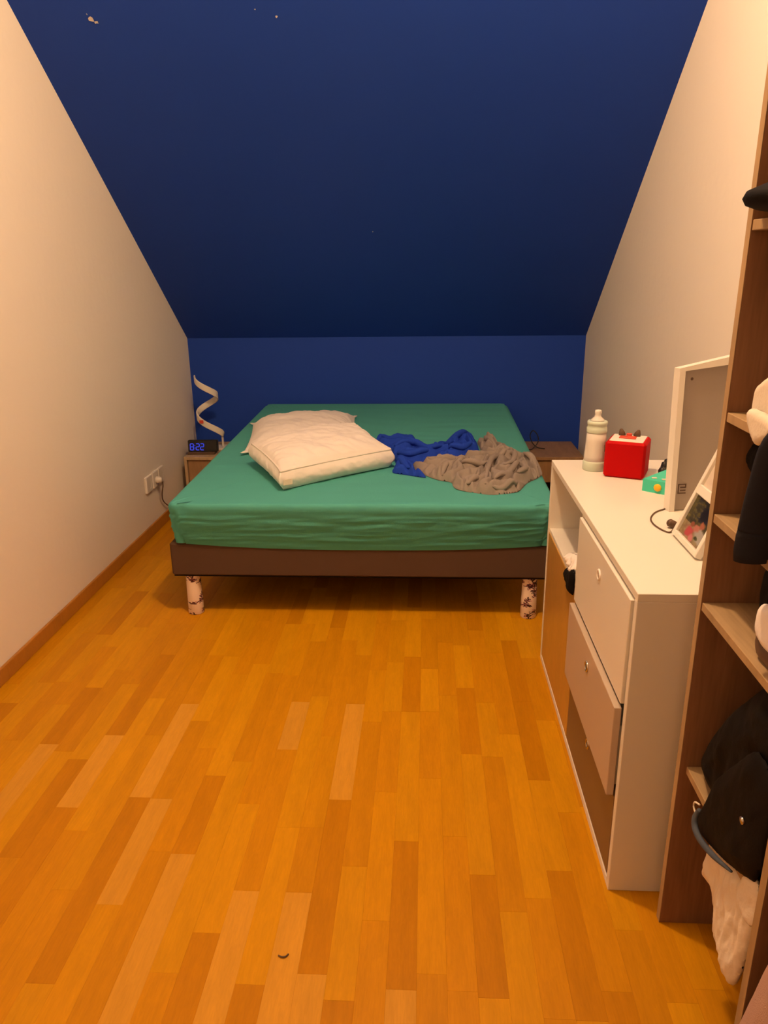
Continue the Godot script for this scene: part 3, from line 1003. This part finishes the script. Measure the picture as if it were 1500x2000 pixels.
# ---------------------------------------------------------------- things on the dresser
func dresser_top() -> void:
	# baby bottle
	var b := thing("baby_bottle", "frosted baby bottle with mint green base and collar on dresser", "bottle", Vector3(1.965, DH, 2.258), 0.0)
	obj("base_cap", lathe_mesh([V(0.0, 0.0), V(0.033, 0.0), V(0.0355, 0.003), V(0.0355, 0.026), V(0.034, 0.03), V(0.0, 0.03)], 32), M.mint, b)
	obj("flask", lathe_mesh([V(0.0, 0.03), V(0.0335, 0.03), V(0.0335, 0.045), V(0.0305, 0.09), V(0.029, 0.118), V(0.0, 0.118)], 32), M.frost, b)
	obj("collar", lathe_mesh([V(0.0, 0.118), V(0.030, 0.118), V(0.0305, 0.121), V(0.0305, 0.132), V(0.029, 0.134), V(0.029, 0.142), V(0.0305, 0.144), V(0.0305, 0.15), V(0.029, 0.153), V(0.0, 0.153)], 32), M.mint, b)
	obj("teat", lathe_mesh([V(0.0, 0.153), V(0.021, 0.153), V(0.019, 0.158), V(0.011, 0.165), V(0.009, 0.172), V(0.0105, 0.18), V(0.009, 0.186), V(0.0, 0.188)], 24), M.frost, b)
	# red music box
	var turn := -0.40
	var r := thing("music_box", "red cube music box with white top and two dark ears", "music box", Vector3(2.043, DH, 2.32), turn)
	obj("body", box(Vector3(-0.056, 0.0, -0.062), Vector3(0.061, 0.110, 0.048), 0.007), M.red, r)
	obj("top_plate", box(Vector3(-0.046, 0.109, -0.052), Vector3(0.050, 0.1125, 0.04), 0.001), M.white, r)
	obj("red_pad", box(Vector3(-0.024, 0.1125, -0.018), Vector3(0.024, 0.116, 0.010), 0.001), M.red_soft, r)
	obj("grip", box(Vector3(-0.008, 0.112, -0.034), Vector3(0.008, 0.122, -0.024), 0.002), M.red_soft, r)
	for s in [-1.0, 1.0]:
		var es := newst()
		lathe(es, [V(0.0, 0.0), V(0.011, 0.0), V(0.009, 0.010), V(0.004, 0.02), V(0.0, 0.022)], 14, Transform3D(Basis(Vector3.BACK, -s * 0.25).scaled_local(Vector3(1.0, 1.0, 0.5)), Vector3(s * 0.021, 0.112, -0.036)))
		obj("ear", fin(es), M.brown, r)
	obj("side_knob", box(Vector3(-0.0615, 0.07, 0.006), Vector3(-0.054, 0.095, 0.03), 0.003), M.brown, r)
	# green wedge toy
	var g := thing("wedge_toy", "green wedge shaped toy with yellow buttons beside the red box", "toy", Vector3(0.0, DH, 0.0))
	var gs := newst(true)
	var tri_ := [Vector3(2.050, 0.0, 2.489), Vector3(2.118, 0.0, 2.546), Vector3(2.19, 0.0, 2.36)]
	var mid: Vector3 = (tri_[0] + tri_[1] + tri_[2]) / 3.0 + Vector3(0, 0.02, 0)
	var hts := [0.035, 0.035, 0.042]
	var ti := []
	for k in 3:
		ti.append(tri_[k] + Vector3(0, hts[k], 0))
	otri(gs, tri_[0], tri_[1], tri_[2], mid)
	otri(gs, ti[0], ti[1], ti[2], mid)
	for k in 3:
		var l := (k + 1) % 3
		oquad(gs, tri_[k], tri_[l], ti[l], ti[k], mid)
	obj("body", fin(gs), M.green, g)
	var dirf: Vector3 = (tri_[1] - tri_[0]).normalized()
	var outf := Vector3(-dirf.z, 0.0, dirf.x)
	obj("front_button", lathe_mesh([V(0.0, -0.002), V(0.0105, -0.002), V(0.0105, 0.003), V(0.008, 0.005), V(0.0, 0.005)], 20, Transform3D(Basis(outf.cross(Vector3.UP), outf, Vector3.UP), (tri_[0] + tri_[1]) / 2.0 + Vector3(0, 0.017, 0))), M.yellow, g)
	obj("top_button", lathe_mesh([V(0.0, 0.0), V(0.014, 0.0), V(0.013, 0.006), V(0.0, 0.008)], 20, Transform3D(Basis(), Vector3(2.176, 0.0405, 2.39))), M.yellow, g)
	for p in [V(2.082, 2.49), V(2.105, 2.506)]:
		obj("pale_mark", box(Vector3(p.x - 0.008, 0.0355, p.y - 0.005), Vector3(p.x + 0.006, 0.0385, p.y + 0.004), 0.0012), M.cream, g)
	# small dark toy behind the wedge
	var ds := newst()
	for k in 7:
		var c := Vector3(2.155 + 0.006 * k, 0.0 + DH, 2.318 - 0.011 * k)
		lathe(ds, [V(0.0, 0.0), V(0.011, 0.001), V(0.012, 0.012), V(0.008, 0.02 + 0.012 * (1.0 if k % 3 == 2 else 0.0)), V(0.0, 0.024 + 0.012 * (1.0 if k % 3 == 2 else 0.0))], 12, Transform3D(Basis(), c))
	tag(obj("toy_animal", fin(ds), M.black), "small knobbly black toy between red box and green wedge", "toy")
	# framed board on edge, seen from its grey back
	var fr := thing("picture_frame", "large white framed grey board standing on end by the shelves", "picture frame", Vector3(2.066, DH, 2.683), 0.17)
	var lean := Transform3D(Basis(Vector3.RIGHT, -0.05), Vector3.ZERO)
	var slab := func(p: Array, z0: float, z1: float) -> ArrayMesh:
		var ps := newst(true)
		var cen := Vector3((p[0].x + p[2].x) / 2.0, (p[0].y + p[2].y) / 2.0, (z0 + z1) / 2.0)
		for k in 4:
			var u: Vector2 = p[k]
			var v: Vector2 = p[(k + 1) % 4]
			oquad(ps, lean * Vector3(u.x, u.y, z0), lean * Vector3(v.x, v.y, z0), lean * Vector3(v.x, v.y, z1), lean * Vector3(u.x, u.y, z1), lean * cen)
		for z in [z0, z1]:
			oquad(ps, lean * Vector3(p[0].x, p[0].y, z), lean * Vector3(p[1].x, p[1].y, z), lean * Vector3(p[2].x, p[2].y, z), lean * Vector3(p[3].x, p[3].y, z), lean * cen)
		return fin(ps)
	obj("grey_panel", slab.call([V(0.012, 0.002), V(0.28, 0.002), V(0.28, 0.388), V(0.012, 0.358)], -0.018, -0.010), M.grey_board, fr)
	obj("frame_side", slab.call([V(0.0, 0.0), V(0.014, 0.0), V(0.0125, 0.36), V(-0.002, 0.364)], -0.03, 0.0), M.white, fr)
	obj("frame_side", slab.call([V(0.278, 0.0), V(0.294, 0.0), V(0.294, 0.42), V(0.278, 0.42)], -0.03, 0.0), M.white, fr)
	obj("frame_top", slab.call([V(0.0125, 0.357), V(0.278, 0.387), V(0.278, 0.419), V(-0.002, 0.364)], -0.03, -0.002), M.white, fr)
	obj("screw", lathe_mesh([V(0.0, 0.0), V(0.004, 0.0), V(0.003, 0.002), V(0.0, 0.002)], 12, lean * Transform3D(Basis(Vector3.RIGHT, PI / 2.0), Vector3(0.036, 0.337, -0.0105))), M.brown, fr)
	var ic := newst(true)
	for e in [[0.0, 0.0, 0.003, 0.026], [0.0, 0.0, 0.022, 0.003], [0.0, 0.023, 0.022, 0.026], [0.006, 0.007, 0.021, 0.0105], [0.006, 0.015, 0.021, 0.0185], [0.019, 0.015, 0.022, 0.026]]:
		cbox(ic, Vector3(0.024 + e[0], 0.045 + e[1], -0.0105), Vector3(0.024 + e[2], 0.045 + e[3], -0.0092), 0.0002, lean)
	obj("printed_symbol", fin(ic), M.brown, fr)
	photo_frame()
	# charging cable with plug
	var c := thing("cable", "thin black cable looped on the dresser with round plug", "cable", Vector3(0.0, DH, 0.0))
	obj("cord", tube_mesh(smooth_path([Vector3(2.062, 0.002, 2.662), Vector3(2.03, 0.002, 2.69), Vector3(2.006, 0.002, 2.735), Vector3(1.999, 0.002, 2.775), Vector3(2.004, 0.002, 2.815), Vector3(2.018, 0.002, 2.842), Vector3(2.034, 0.006, 2.828)], 6), 0.002), M.brown, c)
	obj("plug", lathe_mesh([V(0.0, -0.012), V(0.007, -0.012), V(0.0095, -0.008), V(0.0095, 0.008), V(0.006, 0.012), V(0.0, 0.012)], 18, Transform3D(Basis(Vector3(0, 0, 1), 1.1), Vector3(2.036, 0.0105, 2.805))), M.brown, c)

func photo_image() -> ImageTexture:
	# a blurred family snapshot: dark greenery above, pink and pale clothes below
	var img := Image.create(96, 128, false, Image.FORMAT_RGB8)
	var n := FastNoiseLite.new()
	n.seed = 8
	n.frequency = 0.05
	for y in 128:
		for x in 96:
			var k := n.get_noise_2d(x, y) * 0.5 + 0.5
			var c := Color(0.14, 0.14, 0.07).lerp(Color(0.40, 0.36, 0.20), k) if y < 84 else Color(0.42, 0.33, 0.22).lerp(Color(0.6, 0.55, 0.42), k)
			for b in [[60, 40, 22, 28, 0.10, 0.085, 0.08], [66, 66, 11, 12, 0.60, 0.36, 0.27], [54, 84, 16, 13, 0.66, 0.42, 0.36], [74, 98, 22, 22, 0.60, 0.59, 0.57], [32, 106, 16, 19, 0.66, 0.26, 0.28], [34, 82, 8, 9, 0.50, 0.29, 0.2], [48, 116, 10, 12, 0.72, 0.44, 0.44], [64, 108, 8, 7, 0.24, 0.26, 0.13]]:
				var d := V((x - b[0]) / float(b[2]), (y - b[1]) / float(b[3])).length() + (k - 0.5) * 0.7
				c = c.lerp(Color(b[4], b[5], b[6]), 1.0 - smoothstep(0.6, 1.15, d))
			img.set_pixel(x, y, c)
	return ImageTexture.create_from_image(img)

func photo_frame() -> void:
	# leans back to the wall; its foot runs along z
	var t := thing("photo_frame", "white photo frame with two openings leaning back beside shelf panel", "photo frame", Vector3(2.022, DH + 0.0055, 2.856))
	# local: u along z, v up the leaning face, w out of the face
	var up_ := Vector3(0.37, 0.93, 0.0).normalized()
	var out := Vector3(-0.93, 0.37, 0.0).normalized()
	var x := Transform3D(Basis(Vector3(0, 0, 1), up_, out), Vector3(0.0, 0.0, 0.0))
	var W := 0.16
	var H := 0.245
	for e in [[0.0, 0.0, 0.013, H], [W - 0.013, 0.0, W, H], [0.013, 0.0, W - 0.013, 0.013], [0.013, 0.110, W - 0.013, 0.132], [0.013, H - 0.013, W - 0.013, H]]:
		obj("frame_rail", box(Vector3(e[0], e[1], -0.012), Vector3(e[2], e[3], 0.004), 0.0015, x), M.white, t)
	obj("backing", box(Vector3(0.004, 0.004, -0.014), Vector3(W - 0.004, H - 0.004, -0.006), 0.001, x), M.plastic, t)
	obj("foot", box(Vector3(0.03, 0.058, -0.09), Vector3(0.12, 0.062, -0.012), 0.001, x), M.plastic, t)
	var st := newst(true)
	var p := [Vector3(0.013, 0.013, -0.004), Vector3(W - 0.013, 0.013, -0.004), Vector3(W - 0.013, 0.110, -0.004), Vector3(0.013, 0.110, -0.004)]
	var uv := [V(0, 1), V(1, 1), V(1, 0), V(0, 0)]
	for k in [0, 2, 1, 0, 3, 2]:
		st.set_uv(uv[k])
		st.add_vertex(x * p[k])
	var pm := mat(Color(1, 1, 1), 0.25)
	pm.albedo_texture = photo_image()
	pm.cull_mode = BaseMaterial3D.CULL_DISABLED
	obj("photo_print", fin(st), pm, t)
	obj("blank_print", box(Vector3(0.013, 0.132, -0.006), Vector3(W - 0.013, H - 0.013, -0.004), 0.0005, x), mat(lin(0.62, 0.54, 0.46), 0.3), t)

# ---------------------------------------------------------------- clothes in the shelves
# a garment hanging in the plane x = at: outline in (z, y), thick in x
func garment(st: SurfaceTool, outline: Array, at: float, thick: float, back: float, seed_: int, wave: float, edge: float, stretch := V(14.0, 5.0), cell := 0.006) -> void:
	var ns := FastNoiseLite.new()
	ns.seed = seed_
	ns.frequency = 1.0
	ns.fractal_octaves = 3
	var poly := rounded(outline)
	var f := func(p: Vector2, d: float) -> Vector3:
		var k := sqrt(clamp(d / edge, 0.0, 1.0))
		return Vector3(at - (thick + ns.get_noise_2d(p.x * stretch.x, p.y * stretch.y) * wave + ns.get_noise_2d(p.x * stretch.x * 3.0 + 7.0, p.y * stretch.y * 3.0) * wave * 0.35) * k, p.y, p.x)
	var b := func(p: Vector2, d: float) -> Vector3:
		return Vector3(at + back * sqrt(clamp(d / edge, 0.0, 1.0)), p.y, p.x)
	puff(st, poly, cell, b, f)

func shelf_clothes() -> void:
	# dark hat overhanging the shelf at eye height
	var h := newst()
	lathe(h, [V(0.0, 0.0), V(0.085, 0.0), V(0.097, 0.004), V(0.102, 0.012), V(0.098, 0.022), V(0.075, 0.033), V(0.04, 0.042), V(0.0, 0.045)], 36, Transform3D(Basis(Vector3.BACK, -0.06), Vector3(1.99, 1.4065, 3.385)))
	tag(obj("hat", fin(h), M.black_cloth), "flat black cloth hat on the highest visible shelf", "hat")
	# cream cloth
	var fc := thing("folded_shirt", "folded cream cloth on the shelf below the hat", "clothing")
	var s1 := newst()
	garment(s1, [V(3.386, 1.175), V(3.362, 1.163), V(3.346, 1.152), V(3.343, 1.135), V(3.345, 1.115), V(3.348, 1.101), V(3.40, 1.1005), V(3.46, 1.1005), V(3.468, 1.14), V(3.46, 1.175), V(3.42, 1.185)], 1.958, 0.010, 0.16, 61, 0.005, 0.010, V(7.0, 4.0))
	obj("folded_body", fin(s1), M.cream, fc)
	var s1b := newst()
	garment(s1b, [V(3.366, 1.122), V(3.366, 1.104), V(3.378, 1.090), V(3.404, 1.074), V(3.42, 1.078), V(3.455, 1.094), V(3.464, 1.118), V(3.41, 1.126)], 1.943, 0.008, 0.001, 62, 0.003, 0.008, V(7.0, 4.0), 0.005)
	obj("hanging_edge", fin(s1b), M.cream, fc)
	# navy jacket with one sleeve hanging over the shelf edge
	var j := thing("jacket", "dark navy jacket with a sleeve hanging down over shelves", "jacket")
	var js := newst()
	tube(js, smooth_path([Vector3(1.985, 1.135, 3.545), Vector3(1.952, 1.130, 3.530), Vector3(1.928, 1.100, 3.512), Vector3(1.926, 1.03, 3.496), Vector3(1.926, 0.99, 3.488), Vector3(1.926, 0.965, 3.484)], 6), 0.014, 0.028, 18, Vector3.RIGHT, false, [0.8, 0.85, 0.95, 1.0, 1.0, 1.0])
	obj("sleeve", fin(js), M.dark_navy, j)
	var cs := newst()
	tube(cs, [Vector3(1.926, 0.967, 3.484), Vector3(1.927, 0.955, 3.482), Vector3(1.928, 0.93, 3.479), Vector3(1.928, 0.914, 3.478)], 0.014, 0.0285, 18, Vector3.RIGHT, false, [0.96, 1.03, 1.03, 0.95])
	obj("cuff", fin(cs), M.dark_navy, j)
	var jb := newst()
	garment(jb, [V(3.49, 1.1005), V(3.48, 1.14), V(3.49, 1.19), V(3.55, 1.21), V(3.615, 1.19), V(3.618, 1.1005), V(3.55, 1.1002)], 1.985, 0.02, 0.2, 63, 0.008, 0.03)
	obj("jacket_body", fin(jb), M.dark_navy, j)
	# black cloth beneath the cream one, deep in the bay
	var s2 := newst()
	garment(s2, [V(3.300, 1.060), V(3.284, 1.03), V(3.282, 1.006), V(3.30, 0.995), V(3.38, 0.985), V(3.46, 0.96), V(3.49, 0.926), V(3.60, 0.925), V(3.615, 1.0), V(3.60, 1.06), V(3.5, 1.072), V(3.4, 1.07)], 2.0, 0.03, 0.2, 64, 0.01, 0.03)
	tag(obj("black_sweater", fin(s2), M.black_cloth), "black sweater stuffed behind the navy jacket sleeve", "clothing")
	# black trousers on the shelf below
	var s3 := newst()
	garment(s3, [V(3.405, 0.88), V(3.39, 0.85), V(3.388, 0.813), V(3.393, 0.79), V(3.42, 0.757), V(3.55, 0.757), V(3.61, 0.78), V(3.60, 0.87), V(3.5, 0.895)], 2.0, 0.02, 0.2, 65, 0.008, 0.03)
	tag(obj("black_trousers", fin(s3), M.black_cloth), "pile of black trousers on shelf below the navy sleeve", "clothing")
	# white towel edge in front of them
	var s4 := newst()
	garment(s4, [V(3.468, 0.835), V(3.463, 0.812), V(3.470, 0.790), V(3.50, 0.782), V(3.58, 0.786), V(3.6, 0.81), V(3.58, 0.84), V(3.5, 0.85)], 1.956, 0.008, 0.022, 66, 0.004, 0.012)
	tag(obj("white_towel", fin(s4), M.pillow), "small white folded towel in front of black trousers", "towel")
	var s5 := newst()
	garment(s5, [V(3.462, 0.787), V(3.47, 0.757), V(3.50, 0.752), V(3.59, 0.752), V(3.59, 0.782), V(3.5, 0.783)], 1.962, 0.008, 0.03, 67, 0.003, 0.012)
	tag(obj("brown_garment", fin(s5), M.brown), "dark brown folded garment under the small white towel", "clothing")
	# big black coat heaped on the low shelf, its lower half falling over the edge
	var coat := thing("coat", "large black coat heaped on low shelf and hanging over", "coat")
	var u := newst()
	garment(u, [V(3.52, 0.722), V(3.488, 0.712), V(3.429, 0.648), V(3.370, 0.575), V(3.318, 0.495), V(3.290, 0.437), V(3.294, 0.415), V(3.32, 0.400), V(3.40, 0.399), V(3.55, 0.399), V(3.618, 0.42), V(3.618, 0.60), V(3.60, 0.69)], 1.985, 0.028, 0.25, 71, 0.010, 0.05, V(7.0, 6.0))
	obj("coat_body", fin(u), M.black_cloth, coat)
	var lo := newst()
	garment(lo, [V(3.485, 0.56), V(3.43, 0.49), V(3.418, 0.468), V(3.401, 0.422), V(3.384, 0.385), V(3.376, 0.358), V(3.388, 0.347), V(3.418, 0.347), V(3.478, 0.368), V(3.535, 0.394), V(3.586, 0.422), V(3.604, 0.438), V(3.618, 0.50), V(3.61, 0.60), V(3.55, 0.63)], 1.950, 0.013, 0.004, 72, 0.006, 0.03, V(8.0, 5.0))
	obj("hanging_half", fin(lo), M.black_cloth, coat)
	var hem := newst()
	tube(hem, smooth_path([Vector3(1.946, 0.384, 3.384), Vector3(1.942, 0.364, 3.380), Vector3(1.940, 0.349, 3.390), Vector3(1.940, 0.347, 3.420), Vector3(1.940, 0.365, 3.476), Vector3(1.942, 0.394, 3.541)], 6), 0.006, 0.006, 8, Vector3.RIGHT, false, [0.7, 1.0, 1.0, 1.0, 0.9, 0.4])
	var hm := obj("hem_band", fin(hem), M.denim, coat)
	hm.set_meta("label", "grey blue lining band along the hem")
	obj("button", lathe_mesh([V(0.0, -0.002), V(0.006, -0.002), V(0.006, 0.002), V(0.0, 0.003)], 14, Transform3D(Basis(Vector3.BACK, PI / 2.0), Vector3(1.922, 0.535, 3.588))), M.chrome, coat)
	obj("loop", tube_mesh(smooth_path([Vector3(1.950, 0.385, 3.372), Vector3(1.948, 0.378, 3.356), Vector3(1.948, 0.366, 3.352), Vector3(1.949, 0.358, 3.362)], 5), 0.0018), M.cream, coat)
	# cream shirt hanging under the coat down to near the floor
	var sh := newst()
	garment(sh, [V(3.410, 0.345), V(3.403, 0.300), V(3.399, 0.262), V(3.412, 0.250), V(3.440, 0.256), V(3.452, 0.232), V(3.470, 0.200), V(3.500, 0.185), V(3.522, 0.178), V(3.536, 0.166), V(3.560, 0.170), V(3.574, 0.205), V(3.584, 0.250), V(3.592, 0.301), V(3.598, 0.345), V(3.59, 0.374), V(3.50, 0.376), V(3.44, 0.374)], 1.966, 0.012, 0.014, 75, 0.008, 0.02, V(24.0, 6.0), 0.004)
	var cs2 := thing("cream_shirt", "cream shirt hanging down below the black coat", "shirt")
	obj("shirt_body", fin(sh), M.cream, cs2)
	var sc := newst()
	garment(sc, [V(3.548, 0.35), V(3.552, 0.395), V(3.575, 0.418), V(3.600, 0.432), V(3.612, 0.40), V(3.606, 0.35), V(3.58, 0.335)], 1.956, 0.004, 0.0005, 76, 0.002, 0.01, V(30.0, 20.0), 0.004)
	obj("collar", fin(sc), M.cream, cs2)
	# pinkish blanket hanging in the nearest bay
	var pk := newst()
	garment(pk, [V(3.66, 0.03), V(3.672, 0.14), V(3.694, 0.253), V(3.721, 0.366), V(3.752, 0.480), V(3.79, 0.60), V(3.83, 0.733), V(3.95, 0.74), V(3.97, 0.5), V(3.96, 0.2), V(3.95, 0.03)], 1.925, 0.05, 0.012, 77, 0.004, 0.07, V(6.0, 3.0), 0.008)
	tag(obj("hanging_blanket", fin(pk), M.pink_beige), "pinkish beige blanket hanging in the nearest shelf bay", "blanket")
	# clothes in the open compartment of the dresser
	var w := newst()
	garment(w, [V(2.425, 0.502), V(2.43, 0.515), V(2.47, 0.53), V(2.52, 0.545), V(2.58, 0.556), V(2.625, 0.55), V(2.628, 0.51), V(2.60, 0.498), V(2.52, 0.498), V(2.46, 0.498)], 1.872, 0.022, 0.10, 81, 0.014, 0.02, V(30.0, 30.0), 0.005)
	tag(obj("white_cloth", fin(w), M.pillow), "crumpled white and pink cloth in the dresser compartment", "clothing")
	var k2 := newst()
	garment(k2, [V(2.520, 0.504), V(2.522, 0.478), V(2.55, 0.462), V(2.60, 0.462), V(2.628, 0.47), V(2.63, 0.53), V(2.60, 0.535), V(2.56, 0.512)], 1.851, 0.013, 0.001, 83, 0.006, 0.015, V(20.0, 20.0), 0.005)
	tag(obj("black_cloth", fin(k2), M.black_cloth), "black garment spilling from the dresser compartment", "clothing")

# ---------------------------------------------------------------- small things
func small_things() -> void:
	# triple socket on the left wall
	var t := thing("wall_socket", "cream triple wall socket low on the left wall", "socket", Vector3(0.0, 0.277, 0.0))
	for k in 3:
		var z: float = [0.888, 0.793, 0.706][k]
		obj("frame", box(Vector3(0.0, -0.044, z - 0.042), Vector3(0.013, 0.044, z + 0.042), 0.004), M.plastic, t)
		var st := newst()
		lathe(st, [V(0.026, 0.0135), V(0.024, 0.0137), V(0.0215, 0.008), V(0.0, 0.007)], 24, Transform3D(Basis(Vector3.BACK, -PI / 2.0), Vector3(0.0005, 0.0, z)))
		obj("socket_well", fin(st), M.plastic, t)
	var p := thing("power_plug", "white plug with cord pushed into the triple wall socket", "plug", Vector3(0.0, 0.272, 0.775))
	obj("plug_body", lathe_mesh([V(0.0, 0.009), V(0.018, 0.009), V(0.018, 0.026), V(0.013, 0.042), V(0.0, 0.044)], 20, Transform3D(Basis(Vector3.BACK, -PI / 2.0), Vector3(0.0, 0.0, 0.015))), M.plastic, p)
	obj("cord", tube_mesh(smooth_path([Vector3(0.038, 0.0, 0.014), Vector3(0.044, -0.03, 0.012), Vector3(0.03, -0.08, 0.0), Vector3(0.016, -0.13, -0.04), Vector3(0.015, -0.17, -0.09), Vector3(0.018, -0.21, -0.16), Vector3(0.03, -0.268, -0.26), Vector3(0.1, -0.268, -0.34)], 6), 0.0032), M.brown, p)
	# curled cable on the right nightstand
	tag(obj("charging_cable", tube_mesh(smooth_path([Vector3(2.14, 0.306, 0.22), Vector3(2.10, 0.309, 0.2), Vector3(2.07, 0.335, 0.19), Vector3(2.055, 0.38, 0.19), Vector3(2.07, 0.41, 0.2), Vector3(2.095, 0.385, 0.21), Vector3(2.10, 0.345, 0.21), Vector3(2.075, 0.312, 0.22), Vector3(2.05, 0.307, 0.25), Vector3(2.02, 0.307, 0.23)], 7), 0.003), M.black), "curled dark charging cable on the right nightstand", "cable")
	# crumb on the floor
	tag(obj("fluff", tube_mesh(smooth_path([Vector3(1.145, 0.002, 3.39), Vector3(1.152, 0.003, 3.394), Vector3(1.160, 0.003, 3.393), Vector3(1.165, 0.002, 3.386)], 5), 0.0016, 6), M.brown), "tiny curl of dark fluff lying on the floor strips", "fluff")
